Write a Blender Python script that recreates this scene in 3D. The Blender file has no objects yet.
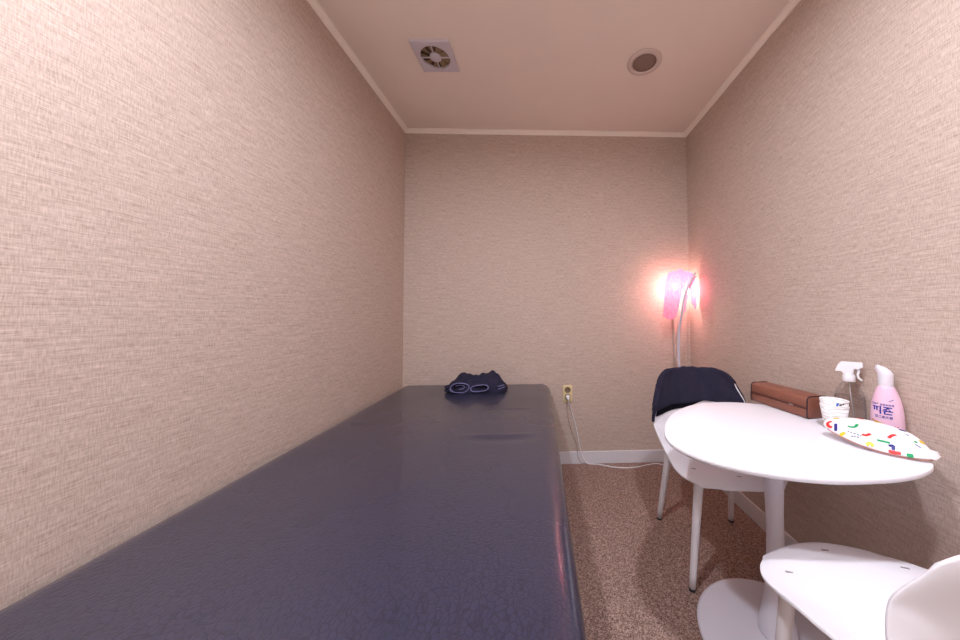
import bpy, bmesh, math, random
from mathutils import Vector, Matrix
random.seed(7)
S = bpy.context.scene
COL = S.collection

# ------------------------------------------------------------------ camera
F_PX = 310.0
cd = bpy.data.cameras.new('camera'); cam = bpy.data.objects.new('camera', cd); COL.objects.link(cam)
cd.sensor_fit = 'HORIZONTAL'; cd.sensor_width = 36.0; cd.lens = F_PX / 960 * 36
cd.shift_x = -(549.633 - 480) / 960; cd.shift_y = (301.896 - 320) / 960
cd.clip_start = 0.02
CH = 1.0824
yaw, pit, rol = 0.0349, 0.0351, -0.0054
F0 = Vector((math.sin(yaw), math.cos(yaw), 0)); R0 = Vector((math.cos(yaw), -math.sin(yaw), 0)); U0 = Vector((0, 0, 1))
Fv = F0 * math.cos(pit) + U0 * math.sin(pit); Uv = -F0 * math.sin(pit) + U0 * math.cos(pit)
Rv = R0 * math.cos(rol) + Uv * math.sin(rol); Uw = -R0 * math.sin(rol) + Uv * math.cos(rol)
m = Matrix((Rv, Uw, -Fv)).transposed().to_4x4(); m.translation = Vector((0, 0, CH))
cam.matrix_world = m
S.camera = cam

# ------------------------------------------------------------------ world, exposure
w = bpy.data.worlds.new('world'); S.world = w; w.use_nodes = True
w.node_tree.nodes['Background'].inputs[0].default_value = (1.0, 0.96, 0.95, 1)
w.node_tree.nodes['Background'].inputs[1].default_value = 1.3  # reaches the room as fill through the added doorway
S.view_settings.view_transform = 'Standard'; S.view_settings.look = 'None'
S.view_settings.gamma = 1.0; S.view_settings.use_curve_mapping = False
S.view_settings.exposure = 0.10
CEIL_STRENGTH = 720.0
CEIL_COLOR = (0.87, 0.895, 1.0)
BULB_STRENGTH = 150.0
BULB_COLOR = (1.0, 0.60, 0.53)

# ------------------------------------------------------------------ helpers
def lin(c):
    return tuple((x / 12.92 if x <= 0.04045 else ((x + 0.055) / 1.055) ** 2.4) for x in [v / 255 for v in c]) + (1.0,)

def mat(name, rgb, rough=0.5, spec=0.5, metal=0.0, noise=0.0, nscale=40.0, bump=0.0, bscale=200.0, coat=0.0, sub=0.0):
    m = bpy.data.materials.new(name); m.use_nodes = True
    nt = m.node_tree; b = nt.nodes['Principled BSDF']
    c = lin(rgb)
    b.inputs['Base Color'].default_value = c
    b.inputs['Roughness'].default_value = rough
    b.inputs['Specular IOR Level'].default_value = spec
    b.inputs['Metallic'].default_value = metal
    b.inputs['Coat Weight'].default_value = coat
    if sub:
        b.inputs['Subsurface Weight'].default_value = sub
        b.inputs['Subsurface Scale'].default_value = 0.01
    tc = nt.nodes.new('ShaderNodeTexCoord')
    n = nt.nodes.new('ShaderNodeTexNoise'); n.inputs['Scale'].default_value = nscale; n.inputs['Detail'].default_value = 3
    nt.links.new(tc.outputs['Object'], n.inputs['Vector'])
    mx = nt.nodes.new('ShaderNodeMix'); mx.data_type = 'RGBA'
    k = max(noise, 0.015)
    mx.inputs[6].default_value = tuple(x * (1 - k) for x in c[:3]) + (1,)
    mx.inputs[7].default_value = tuple(min(1, x * (1 + k)) for x in c[:3]) + (1,)
    nt.links.new(n.outputs['Fac'], mx.inputs[0]); nt.links.new(mx.outputs[2], b.inputs['Base Color'])
    if bump:
        n2 = nt.nodes.new('ShaderNodeTexNoise'); n2.inputs['Scale'].default_value = bscale; n2.inputs['Detail'].default_value = 2
        nt.links.new(tc.outputs['Object'], n2.inputs['Vector'])
        bp = nt.nodes.new('ShaderNodeBump'); bp.inputs['Strength'].default_value = bump; bp.inputs['Distance'].default_value = 0.002
        nt.links.new(n2.outputs['Fac'], bp.inputs['Height']); nt.links.new(bp.outputs[0], b.inputs['Normal'])
    return m

def mesh(name, verts, faces, mats, parent=None, smooth=True, midx=None):
    me = bpy.data.meshes.new(name); me.from_pydata([tuple(v) for v in verts], [], faces)
    for mm in (mats if isinstance(mats, (list, tuple)) else [mats]): me.materials.append(mm)
    if midx:
        for p, i in zip(me.polygons, midx): p.material_index = i
    bm = bmesh.new(); bm.from_mesh(me); bmesh.ops.recalc_face_normals(bm, faces=bm.faces); bm.to_mesh(me); bm.free()
    for p in me.polygons: p.use_smooth = smooth
    o = bpy.data.objects.new(name, me); COL.objects.link(o)
    if parent is not None: o.parent = parent
    return o

class MB:
    """collects shapes into one mesh"""
    def __init__(s): s.v = []; s.f = []; s.m = []
    def add(s, v, f, mi=0):
        k = len(s.v); s.v += [tuple(x) for x in v]; s.f += [tuple(i + k for i in q) for q in f]; s.m += [mi] * len(f); return s
    def box(s, x0, x1, y0, y1, z0, z1, mi=0):
        v = [(x, y, z) for z in (z0, z1) for y in (y0, y1) for x in (x0, x1)]
        return s.add(v, [(0, 2, 3, 1), (4, 5, 7, 6), (0, 1, 5, 4), (2, 6, 7, 3), (0, 4, 6, 2), (1, 3, 7, 5)], mi)
    def rbox(s, cx, cy, cz, sx, sy, sz, r=0.004, seg=3, mi=0, mtx=None):
        bm = bmesh.new(); bmesh.ops.create_cube(bm, size=1)
        bmesh.ops.scale(bm, vec=(sx, sy, sz), verts=bm.verts)
        bmesh.ops.bevel(bm, geom=list(bm.edges), offset=r, segments=seg, profile=0.5, affect='EDGES')
        if mtx is not None: bmesh.ops.transform(bm, matrix=mtx, verts=bm.verts)
        bmesh.ops.translate(bm, vec=(cx, cy, cz), verts=bm.verts)
        bm.verts.index_update()
        s.add([v.co.copy() for v in bm.verts], [[v.index for v in f.verts] for f in bm.faces], mi); bm.free(); return s
    def lathe(s, prof, n=32, c=(0, 0, 0), sx=1.0, sy=1.0, cap=True, mi=0):
        v = []; f = []
        for (r, z) in prof:
            for i in range(n):
                a = 2 * math.pi * i / n; v.append((c[0] + r * sx * math.cos(a), c[1] + r * sy * math.sin(a), c[2] + z))
        for j in range(len(prof) - 1):
            for i in range(n):
                a = j * n + i; b = j * n + (i + 1) % n; f.append((a, b, b + n, a + n))
        if cap:
            f.append(tuple(range(n))[::-1]); f.append(tuple(range((len(prof) - 1) * n, len(prof) * n)))
        return s.add(v, f, mi)
    def tube(s, pts, rad, n=12, cap=True, mi=0, flat=None):
        pts = [Vector(p) for p in pts]; k = len(pts)
        rr = rad if isinstance(rad, (list, tuple)) else [rad] * k
        v = []; f = []; up = None
        for j, p in enumerate(pts):
            t = (pts[min(j + 1, k - 1)] - pts[max(j - 1, 0)]).normalized()
            if up is None: up = Vector((0, 0, 1)) if abs(t.z) < 0.9 else Vector((1, 0, 0))
            a = t.cross(up).normalized(); b = a.cross(t).normalized(); up = b
            for i in range(n):
                th = 2 * math.pi * i / n; v.append(p + (a * math.cos(th) + b * math.sin(th) * (flat or 1)) * rr[j])
        for j in range(k - 1):
            for i in range(n):
                x = j * n + i; y = j * n + (i + 1) % n; f.append((x, y, y + n, x + n))
        if cap: f.append(tuple(range(n))[::-1]); f.append(tuple(range((k - 1) * n, k * n)))
        return s.add(v, f, mi)
    def grid(s, rows, mi=0, closed=False):
        n = len(rows[0]); v = [p for r in rows for p in r]; f = []
        for j in range(len(rows) - 1):
            for i in range(n if closed else n - 1):
                a = j * n + i; b = j * n + (i + 1) % n; f.append((a, b, b + n, a + n))
        return s.add(v, f, mi)
    def sphere(s, c, r, sc=(1, 1, 1), nu=24, nv=14, mi=0):
        rows = []
        for j in range(nv + 1):
            ph = math.pi * j / nv
            rows.append([(c[0] + r * sc[0] * math.sin(ph) * math.cos(2 * math.pi * i / nu), c[1] + r * sc[1] * math.sin(ph) * math.sin(2 * math.pi * i / nu), c[2] + r * sc[2] * math.cos(ph)) for i in range(nu)])
        return s.grid(rows, mi, True)
    def build(s, name, mats, parent=None, smooth=True, weld=True):
        o = mesh(name, s.v, s.f, mats, parent, smooth, s.m)
        if weld:
            bm = bmesh.new(); bm.from_mesh(o.data); bmesh.ops.remove_doubles(bm, verts=bm.verts, dist=1e-5)
            bmesh.ops.recalc_face_normals(bm, faces=bm.faces); bm.to_mesh(o.data); bm.free()
        return o

def sharp(o, ang=35):
    o.data.set_sharp_from_angle(angle=math.radians(ang)); return o

def smoothstep(a, b, x):
    t = max(0, min(1, (x - a) / (b - a))); return t * t * (3 - 2 * t)

def spline(pts, n=8):
    """catmull-rom through the points"""
    P = [Vector(p) for p in pts]; P = [P[0] * 2 - P[1]] + P + [P[-1] * 2 - P[-2]]; out = []
    for i in range(1, len(P) - 2):
        for k in range(n):
            t = k / n; a, b, c, d = P[i - 1], P[i], P[i + 1], P[i + 2]
            out.append(0.5 * ((2 * b) + (c - a) * t + (2 * a - 5 * b + 4 * c - d) * t * t + (3 * b - a - 3 * c + d) * t ** 3))
    out.append(P[-2]); return out

def interp(tab, t):
    if t <= tab[0][0]: return tab[0][1]
    for (a, x), (b, y) in zip(tab, tab[1:]):
        if t <= b: return x + (y - x) * (t - a) / (b - a)
    return tab[-1][1]

def thing(name, label, cat, loc=(0, 0, 0), rz=0.0, group=None):
    o = bpy.data.objects.new(name, None); COL.objects.link(o); o.empty_display_size = 0.05
    o.location = loc; o.rotation_euler = (0, 0, rz); o['label'] = label; o['category'] = cat
    if group: o['group'] = group
    return o

def tag(o, label, cat, group=None):
    o['label'] = label; o['category'] = cat
    if group: o['group'] = group
    return o

def struct(o): o['kind'] = 'structure'; return o

def copy_tree(o, parent=None):
    c = o.copy(); COL.objects.link(c)
    if parent is not None: c.parent = parent
    for ch in list(o.children): copy_tree(ch, c)
    return c

# ------------------------------------------------------------------ materials of the room
def wallpaper():
    m = bpy.data.materials.new('woven_wallpaper'); m.use_nodes = True; nt = m.node_tree; b = nt.nodes['Principled BSDF']
    L = nt.links.new; N = nt.nodes.new
    tc = N('ShaderNodeTexCoord'); sp = N('ShaderNodeSeparateXYZ'); L(tc.outputs['Object'], sp.inputs[0])
    ad = N('ShaderNodeMath'); ad.operation = 'ADD'; L(sp.outputs[0], ad.inputs[0]); L(sp.outputs[1], ad.inputs[1])
    def stretched(su, sz, det, seed):
        cb = N('ShaderNodeCombineXYZ'); mu = N('ShaderNodeMath'); mu.operation = 'MULTIPLY'; mu.inputs[1].default_value = su
        mz = N('ShaderNodeMath'); mz.operation = 'MULTIPLY'; mz.inputs[1].default_value = sz
        L(ad.outputs[0], mu.inputs[0]); L(sp.outputs[2], mz.inputs[0]); L(mu.outputs[0], cb.inputs[0]); L(mz.outputs[0], cb.inputs[1])
        cb.inputs[2].default_value = seed
        n = N('ShaderNodeTexNoise'); n.inputs['Scale'].default_value = 1.0; n.inputs['Detail'].default_value = det; n.inputs['Roughness'].default_value = 0.6
        L(cb.outputs[0], n.inputs['Vector']); return n.outputs['Fac']
    h1 = stretched(34, 420, 3, 1.0)      # weft threads
    v1 = stretched(420, 50, 3, 4.0)      # warp threads
    h2 = stretched(8, 150, 2, 8.0)
    s1 = N('ShaderNodeMath'); s1.operation = 'ADD'; L(h1, s1.inputs[0]); L(v1, s1.inputs[1])
    s2 = N('ShaderNodeMath'); s2.operation = 'MULTIPLY_ADD'; L(h2, s2.inputs[0]); s2.inputs[1].default_value = 0.6; L(s1.outputs[0], s2.inputs[2])
    mr = N('ShaderNodeMapRange'); mr.inputs[1].default_value = 0.90; mr.inputs[2].default_value = 1.60; L(s2.outputs[0], mr.inputs[0])
    cr = N('ShaderNodeValToRGB'); L(mr.outputs[0], cr.inputs[0])
    cr.color_ramp.elements[0].color = lin((166, 143, 128)); cr.color_ramp.elements[1].color = lin((218, 199, 187))
    L(cr.outputs[0], b.inputs['Base Color'])
    b.inputs['Roughness'].default_value = 0.75; b.inputs['Specular IOR Level'].default_value = 0.25
    bp = N('ShaderNodeBump'); bp.inputs['Strength'].default_value = 0.25; bp.inputs['Distance'].default_value = 0.001
    L(s1.outputs[0], bp.inputs['Height']); L(bp.outputs[0], b.inputs['Normal'])
    return m

def carpet():
    m = bpy.data.materials.new('speckled_carpet'); m.use_nodes = True; nt = m.node_tree; b = nt.nodes['Principled BSDF']
    L = nt.links.new; N = nt.nodes.new
    tc = N('ShaderNodeTexCoord')
    n1 = N('ShaderNodeTexNoise'); n1.inputs['Scale'].default_value = 70; n1.inputs['Detail'].default_value = 4; L(tc.outputs['Object'], n1.inputs['Vector'])
    vo = N('ShaderNodeTexVoronoi'); vo.inputs['Scale'].default_value = 300; L(tc.outputs['Object'], vo.inputs['Vector'])
    sx = N('ShaderNodeSeparateColor'); L(vo.outputs['Color'], sx.inputs[0])
    n = N('ShaderNodeMix'); n.data_type = 'FLOAT'; n.inputs[0].default_value = 0.45; L(sx.outputs[0], n.inputs[2]); L(n1.outputs['Fac'], n.inputs[3])
    cr = N('ShaderNodeValToRGB'); L(n.outputs[0], cr.inputs[0]); e = cr.color_ramp.elements
    e[0].position = 0.22; e[0].color = lin((110, 86, 78)); e[1].position = 0.80; e[1].color = lin((198, 170, 156))
    q = e.new(0.5); q.color = lin((152, 124, 113))
    n3 = N('ShaderNodeTexNoise'); n3.inputs['Scale'].default_value = 7; n3.inputs['Detail'].default_value = 3
    L(tc.outputs['Object'], n3.inputs['Vector'])
    r3 = N('ShaderNodeValToRGB'); L(n3.outputs['Fac'], r3.inputs[0]); r3.color_ramp.elements[0].position = 0.62; r3.color_ramp.elements[1].position = 0.75
    r3.color_ramp.elements[0].color = (0, 0, 0, 1); r3.color_ramp.elements[1].color = (0.35, 0.35, 0.35, 1)
    mx = N('ShaderNodeMix'); mx.data_type = 'RGBA'; L(r3.outputs[0], mx.inputs[0]); L(cr.outputs[0], mx.inputs[6]); mx.inputs[7].default_value = lin((150, 108, 70))
    L(mx.outputs[2], b.inputs['Base Color']); b.inputs['Roughness'].default_value = 0.95; b.inputs['Specular IOR Level'].default_value = 0.1
    bp = N('ShaderNodeBump'); bp.inputs['Strength'].default_value = 0.8; bp.inputs['Distance'].default_value = 0.004
    L(n.outputs[0], bp.inputs['Height']); L(bp.outputs[0], b.inputs['Normal'])
    return m

WALL = wallpaper(); CARPET = carpet()
CEILM = mat('ceiling_paper', (240, 225, 213), 0.85, 0.2, noise=0.03, nscale=5, bump=0.15, bscale=400)
MOULD = mat('cream_moulding', (250, 240, 228), 0.45)
BASEB = mat('white_baseboard', (226, 222, 226), 0.4)

XL, XR, YF, YN, ZC = -0.971, 1.115, 2.258, -0.95, 2.425
T = 0.08
struct(MB().box(XL - T, XR + T, YN - T, YF + T, -0.06, 0).build('floor', CARPET, smooth=False))
struct(MB().box(XL - T, XR + T, YN - T, YF + T, ZC, ZC + T).build('ceiling', CEILM, smooth=False))
struct(MB().box(XL - T, XL, YN - T, YF + T, 0, ZC).build('wall_left', WALL, smooth=False))
struct(MB().box(XR, XR + T, YN - T, YF + T, 0, ZC).build('wall_right', WALL, smooth=False))
struct(MB().box(XL, XR, YF, YF + T, 0, ZC).build('wall_far', WALL, smooth=False))
DX0, DX1, DZ = -0.62, 0.28, 2.08                     # unseen open doorway, added so world light can fill the room
struct(MB().box(XL, DX0, YN - T, YN, 0, ZC).box(DX1, XR, YN - T, YN, 0, ZC).box(DX0, DX1, YN - T, YN, DZ, ZC).build('wall_near', WALL, smooth=False))
# cove moulding under the ceiling (bottom edge at 2.40) and baseboards
def moulding(name, a, b, nrm):
    a = Vector(a); b = Vector(b); nrm = Vector(nrm); prof = [(0, -0.025), (0.006, -0.025), (0.010, -0.018), (0.020, -0.009), (0.026, -0.006), (0.026, 0), (0, 0)]
    v = [p + nrm * x + Vector((0, 0, z)) for p in (a, b) for x, z in prof]; n = len(prof)
    f = [(i, (i + 1) % n, n + (i + 1) % n, n + i) for i in range(n)] + [tuple(range(n))[::-1], tuple(range(n, 2 * n))]
    return struct(mesh(name, v, f, MOULD, smooth=False))
moulding('trim_1', (XL, YN, ZC), (XL, YF, ZC), (1, 0, 0))
moulding('trim_2', (XR, YN, ZC), (XR, YF, ZC), (-1, 0, 0))
moulding('trim_3', (XL, YF, ZC), (XR, YF, ZC), (0, -1, 0))
moulding('trim_4', (XL, YN, ZC), (XR, YN, ZC), (0, 1, 0))
def baseboard(name, x0, x1, y0, y1):
    o = MB().box(x0, x1, y0, y1, 0, 0.086).build(name, BASEB, smooth=False)
    bv = o.modifiers.new('b', 'BEVEL'); bv.width = 0.002; bv.segments = 2
    return struct(o)
baseboard('baseboard_left', XL, XL + 0.009, YN, YF); baseboard('baseboard_right', XR - 0.009, XR, YN, YF)
baseboard('baseboard_far', XL + 0.009, XR - 0.009, YF - 0.009, YF)
baseboard('baseboard_near', DX1 + 0.05, XR - 0.009, YN, YN + 0.009)
DOORM = mat('pale_fill_doorway_frame', (224, 214, 204), 0.5)
struct(MB().box(DX0 - 0.05, DX0, YN - T - .01, YN + .012, 0, DZ + .05).box(DX1, DX1 + 0.05, YN - T - .01, YN + .012, 0, DZ + .05).box(DX0, DX1, YN - T - .01, YN + .012, DZ, DZ + .05).build('fill_doorway_1', DOORM, smooth=False))  # frame around the unseen doorway added for fill light

# ------------------------------------------------------------------ ceiling fittings
WHITEP = mat('white_plastic', (238, 236, 240), 0.35)
def emitter(name, col, strength):
    m = bpy.data.materials.new(name); m.use_nodes = True; nt = m.node_tree; nt.nodes.clear()
    e = nt.nodes.new('ShaderNodeEmission'); o = nt.nodes.new('ShaderNodeOutputMaterial'); nt.links.new(e.outputs[0], o.inputs[0])
    e.inputs[0].default_value = tuple(col) + (1,); e.inputs[1].default_value = strength; return m
LIT = emitter('lit_diffuser', CEIL_COLOR, CEIL_STRENGTH)
FROST = mat('unlit_frosted_diffuser', (140, 116, 106), 0.45)
RIM = mat('downlight_rim', (214, 196, 186), 0.4)
def downlight(loc, diff, label):
    t = thing('ceiling_downlight', label, 'ceiling light', loc, 0, 'round ceiling downlights')
    MB().lathe([(0.062, 0), (0.090, 0), (0.090, -0.003), (0.084, -0.008), (0.068, -0.010), (0.062, -0.006), (0.062, 0)], 48, cap=False).build('rim', RIM, t)
    MB().lathe([(0.0621, -0.001), (0.0621, -0.0045), (0.04, -0.0055), (0.0005, -0.006)], 48).build('diffuser', diff, t)
    return t
downlight((0.572, 1.60, ZC), FROST, 'unlit round ceiling downlight with a brownish diffuser and white rim')
downlight((0.44, 0.235, ZC), LIT, 'lit round ceiling downlight above the white table side')
downlight((-0.50, 0.20, ZC), LIT, 'lit round ceiling downlight above the black bed')

VENTP = mat('vent_plastic', (205, 196, 204), 0.45); VENTD = mat('vent_recess', (92, 74, 56), 0.8); VENTB = mat('vent_blade', (138, 116, 88), 0.6)
vt = thing('ceiling_vent', 'square white ceiling exhaust fan with a round spoked opening', 'ceiling vent', (-0.532, 1.588, ZC), math.radians(-1.5))
def ventplate():
    b = MB(); n = 48; h = 0.098; R = 0.073
    def sq(i, hh):
        a = 2 * math.pi * i / n; c, s_ = math.cos(a), math.sin(a); k = hh / max(abs(c), abs(s_)); return (c * k, s_ * k)
    rows = []
    for (kind, val, z) in [('s', h, 0), ('s', h, -0.010), ('s', h - 0.004, -0.014), ('c', R, -0.014), ('c', R, -0.001)]:
        rows.append([((sq(i, val)[0], sq(i, val)[1], z) if kind == 's' else (val * math.cos(2 * math.pi * i / n), val * math.sin(2 * math.pi * i / n), z)) for i in range(n)])
    b.grid(rows, closed=True); return b
sharp(ventplate().build('face_plate', VENTP, vt))
MB().lathe([(0.0725, 0.0), (0.0725, -0.002)], 40).build('recess', VENTD, vt)
for k in range(9):
    b = MB(); a0 = 2 * math.pi * k / 9; rows = []
    for r in (0.026, 0.045, 0.070):
        rows.append([(r * math.cos(a0 + d + r * 3), r * math.sin(a0 + d + r * 3), -0.003 - 0.006 * (d / 0.5)) for d in (0, 0.17, 0.34, 0.5)])
    b.grid(rows); b.build('fan_blade', VENTB, vt)
b = MB().lathe([(0.028, -0.004), (0.029, -0.013), (0.026, -0.015), (0.0005, -0.0155)], 32)
for k in range(4):
    a = math.pi / 2 * k; mt = Matrix.Rotation(a, 4, 'Z')
    b.rbox(0.050 * math.cos(a), 0.050 * math.sin(a), -0.0115, 0.050, 0.0055, 0.005, 0.001, 2, mtx=mt)
b.build('spokes', VENTP, vt)

# ------------------------------------------------------------------ massage bed
def vinyl():
    m = bpy.data.materials.new('black_vinyl'); m.use_nodes = True; nt = m.node_tree; b = nt.nodes['Principled BSDF']
    L = nt.links.new; N = nt.nodes.new
    tc = N('ShaderNodeTexCoord'); mp = N('ShaderNodeMapping'); mp.inputs['Scale'].default_value = (1, 0.8, 1); L(tc.outputs['Object'], mp.inputs[0])
    ns = N('ShaderNodeTexNoise'); ns.inputs['Scale'].default_value = 14; ns.inputs['Detail'].default_value = 2; L(mp.outputs[0], ns.inputs['Vector'])
    va = N('ShaderNodeVectorMath'); va.operation = 'MULTIPLY_ADD'; L(ns.outputs['Color'], va.inputs[0]); va.inputs[1].default_value = (0.03, 0.03, 0.03); L(mp.outputs[0], va.inputs[2])
    vo = N('ShaderNodeTexVoronoi'); vo.feature = 'DISTANCE_TO_EDGE'; vo.inputs['Scale'].default_value = 100; L(va.outputs[0], vo.inputs['Vector'])
    mr = N('ShaderNodeMapRange'); mr.inputs[1].default_value = 0.0; mr.inputs[2].default_value = 0.14; L(vo.outputs['Distance'], mr.inputs[0])
    n2 = N('ShaderNodeTexNoise'); n2.inputs['Scale'].default_value = 2.2; n2.inputs['Detail'].default_value = 3; L(tc.outputs['Object'], n2.inputs['Vector'])
    cr = N('ShaderNodeMix'); cr.data_type = 'RGBA'; L(mr.outputs[0], cr.inputs[0])
    cr.inputs[6].default_value = lin((32, 33, 50)); cr.inputs[7].default_value = lin((46, 47, 68))
    L(cr.outputs[2], b.inputs['Base Color'])
    rr = N('ShaderNodeMapRange'); L(n2.outputs['Fac'], rr.inputs[0]); rr.inputs[1].default_value = 0.3; rr.inputs[2].default_value = 0.7
    rr.inputs[3].default_value = 0.24; rr.inputs[4].default_value = 0.36; L(rr.outputs[0], b.inputs['Roughness'])
    b.inputs['Specular IOR Level'].default_value = 0.6
    b.inputs['Coat Weight'].default_value = 0.55; b.inputs['Coat Roughness'].default_value = 0.03; b.inputs['Coat IOR'].default_value = 1.6
    bp = N('ShaderNodeBump'); bp.inputs['Strength'].default_value = 0.28; bp.inputs['Distance'].default_value = 0.0015
    L(mr.outputs[0], bp.inputs['Height']); L(bp.outputs[0], b.inputs['Normal'])
    return m
VINYL = vinyl(); VINYLD = mat('black_base_vinyl', (44, 40, 48), 0.45, bump=0.1)
bx0, bx1, by0, by1 = XL + 0.012, 0.080, 0.28, YF - 0.012
bed = thing('massage_bed', 'long black vinyl massage bed along the left wall', 'bed', ((bx0 + bx1) / 2, (by0 + by1) / 2, 0))
def bedtop():
    cx, cy = (bx0 + bx1) / 2, (by0 + by1) / 2; hx, hy = (bx1 - bx0) / 2, (by1 - by0) / 2; CR = 0.07; E = 0.085; ZT = 0.588
    nx, ny = 90, 280; rows = []
    def warp(i, n):   # denser near the borders
        t = -1 + 2 * i / n; return math.sin(t * math.pi / 2) * 0.6 + t * 0.4
    for j in range(ny + 1):
        row = []
        for i in range(nx + 1):
            x = warp(i, nx) * hx; y = warp(j, ny) * hy
            qx, qy = abs(x) - (hx - CR), abs(y) - (hy - CR)
            if qx > 0 and qy > 0:                        # bend the corner round
                mx_ = max(qx, qy); d = math.hypot(qx, qy); k = mx_ / d; qx *= k; qy *= k
                x = math.copysign(hx - CR + qx, x); y = math.copysign(hy - CR + qy, y)
                din = CR - math.hypot(qx, qy)
            else: din = CR - max(qx, qy)
            din = max(0, min(E, din)); u = 1 - din / E
            z = ZT - 0.068 * (1 - math.sqrt(max(0, 1 - u ** 2.4)))
            wx, wy = cx + x, cy + y
            z += 0.0030 * math.exp(-((wy - 1.635 - 0.10 * (wx + .18) ** 2) / 0.012) ** 2) * smoothstep(-0.30, -0.2, wx) * (1 - smoothstep(-0.12, -0.02, wx))
            z += 0.0050 * math.exp(-((wy - 1.275 - 0.5 * (wx + .18) ** 2) / 0.015) ** 2) * smoothstep(-0.34, -0.2, wx) * (1 - smoothstep(-0.12, 0.02, wx))
            z -= 0.0030 * math.exp(-((wy - 1.235 - 0.5 * (wx + .18) ** 2) / 0.025) ** 2) * smoothstep(-0.34, -0.2, wx) * (1 - smoothstep(-0.12, 0.02, wx))
            z += 0.0035 * math.exp(-((wx + .40 + 0.25 * (wy - 1.35)) / 0.05) ** 2) * smoothstep(1.0, 1.25, wy) * (1 - smoothstep(1.35, 1.6, wy))
            z += 0.0012 * math.sin(wx * 9 + wy * 4) * math.sin(wy * 5 - wx * 3) * (1 - u)
            row.append((x, y, z))
        rows.append(row)
    b = MB(); b.grid(rows)
    loop = [rows[0][i] for i in range(nx + 1)] + [rows[j][nx] for j in range(1, ny + 1)] + [rows[ny][i] for i in range(nx - 1, -1, -1)] + [rows[j][0] for j in range(ny - 1, 0, -1)]
    side = [[(p[0], p[1], p[2]) for p in loop]] + [[(p[0] * k, p[1] * (1 + (k - 1) * .5), z) for p in loop] for z, k in ((0.47, 1.004), (0.42, 1.003), (0.385, 0.995), (0.37, 0.98))]
    b.grid(side, closed=True); b.add(side[-1], [tuple(range(len(loop)))])
    return b
bedtop().build('mattress', VINYL, bed)
o = MB().rbox(0, 0, 0.186, (bx1 - bx0) - 0.03, (by1 - by0) - 0.03, 0.370, 0.02, 4).build('bed_base', VINYLD, bed)

# ------------------------------------------------------------------ folded garment on the bed
NAVY = mat('navy_jersey', (42, 40, 60), 0.85, 0.2, noise=0.25, nscale=60, bump=0.5, bscale=500)
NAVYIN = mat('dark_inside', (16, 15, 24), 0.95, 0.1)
PIPE = mat('violet_edge', (120, 116, 160), 0.8, noise=0.1)
gt = thing('folded_shorts', 'folded navy shorts with pale edged leg openings lying at the far end of the bed', 'clothing', (-0.395, 2.03, 0.590))
def garment():
    b = MB(); rows = []; nx, ny = 70, 34
    H = [(-.190, .0), (-.182, .036), (-.165, .055), (-.13, .085), (-.10, .106), (-.075, .100), (-.055, .108), (-.03, .092), (-.005, .082), (.03, .098), (.06, .106), (.085, .118), (.105, .108), (.135, .085), (.165, .050), (.182, .032), (.190, .0)]
    for j in range(ny + 1):
        v = -1 + 2 * j / ny; row = []
        for i in range(nx + 1):
            x = -.19 + .38 * i / nx; h = interp(H, x)
            wdt = 0.085 * (1 - (abs(x) / .20) ** 4) ** .5
            e = max(0, 1 - abs(v) ** 3.2) ** 0.55
            lean = 0.72 + 0.28 * smoothstep(-1, 0.3, v)          # lower towards the front
            z = h * e * lean + 0.006 * math.sin(x * 55 + v * 4) * e + 0.004 * math.sin(x * 120 - v * 7) * e * min(1, h * 20)
            y = v * wdt + 0.010 * math.sin(x * 34)
            row.append((x, y, max(0.0, z)))
        rows.append(row)
    b.grid(rows); return b
garment().build('cloth_body', NAVY, gt)
def opening(cx, cz, rx, rz, tilt, y0, spiral):
    """a leg opening: cloth sleeve, pale hem and dark inside"""
    n = 36; rings = []
    def ring(s, y, k=1.0):
        out = []
        for i in range(n):
            a = 2 * math.pi * i / n; x = rx * s * math.cos(a); z = rz * s * math.sin(a) * (1 + 0.12 * math.sin(2 * a + cx * 30))
            out.append((cx + x * math.cos(tilt) - z * math.sin(tilt), y + 0.004 * math.sin(3 * a), max(0.002, cz + x * math.sin(tilt) + z * math.cos(tilt))))
        return out
    MB().grid([ring(1.18, y0 + 0.085), ring(1.16, y0 + 0.04), ring(1.1, y0 + 0.008), ring(1.0, y0), ring(0.93, y0 + 0.01)], closed=True).build('shorts_leg', NAVY, gt)
    r = ring(1.03, y0 - 0.002)
    h = MB(); h.tube(r + [r[0]], 0.0028, 8, cap=False); h.build('hem', PIPE, gt)
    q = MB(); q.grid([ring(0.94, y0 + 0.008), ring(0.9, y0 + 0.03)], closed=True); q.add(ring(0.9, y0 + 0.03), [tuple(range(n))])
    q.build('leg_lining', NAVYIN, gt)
    if spiral:
        pts = [(cx + rx * k * math.cos(a) * 0.9, y0 + 0.006, cz + rz * k * math.sin(a) + 0.002) for a, k in [(2.6, .6), (2.0, .5), (1.2, .5), (0.5, .55), (-0.2, .5), (-0.9, .42), (-1.8, .45)]]
        MB().tube(spline(pts, 5), 0.0022, 8).build('hem', PIPE, gt)
opening(-0.092, 0.034, 0.056, 0.028, 0.12, -0.092, True)
opening(0.028, 0.030, 0.052, 0.021, 0.06, -0.090, False)
for (x0, x1, z0, z1) in [(-.185, -.135, .030, .022), (-.180, -.13, .014, .008), (.085, .180, .016, .030), (.09, .176, .034, .044)]:
    b = MB(); b.tube(spline([(x0, -0.045, z0), ((x0 + x1) / 2, -0.076, (z0 + z1) / 2 - .003), (x1, -0.066 if x1 > 0 else -0.088, z1)], 6), 0.0024, 8); b.build('hem', PIPE, gt)
for sx, cx in ((1, -.155), (1, .135)):
    for z in (0.012, 0.032):
        MB().sphere((cx, -0.045, z), 1, (0.045, 0.038, 0.013)).build('folded_flap', NAVY, gt)

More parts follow.
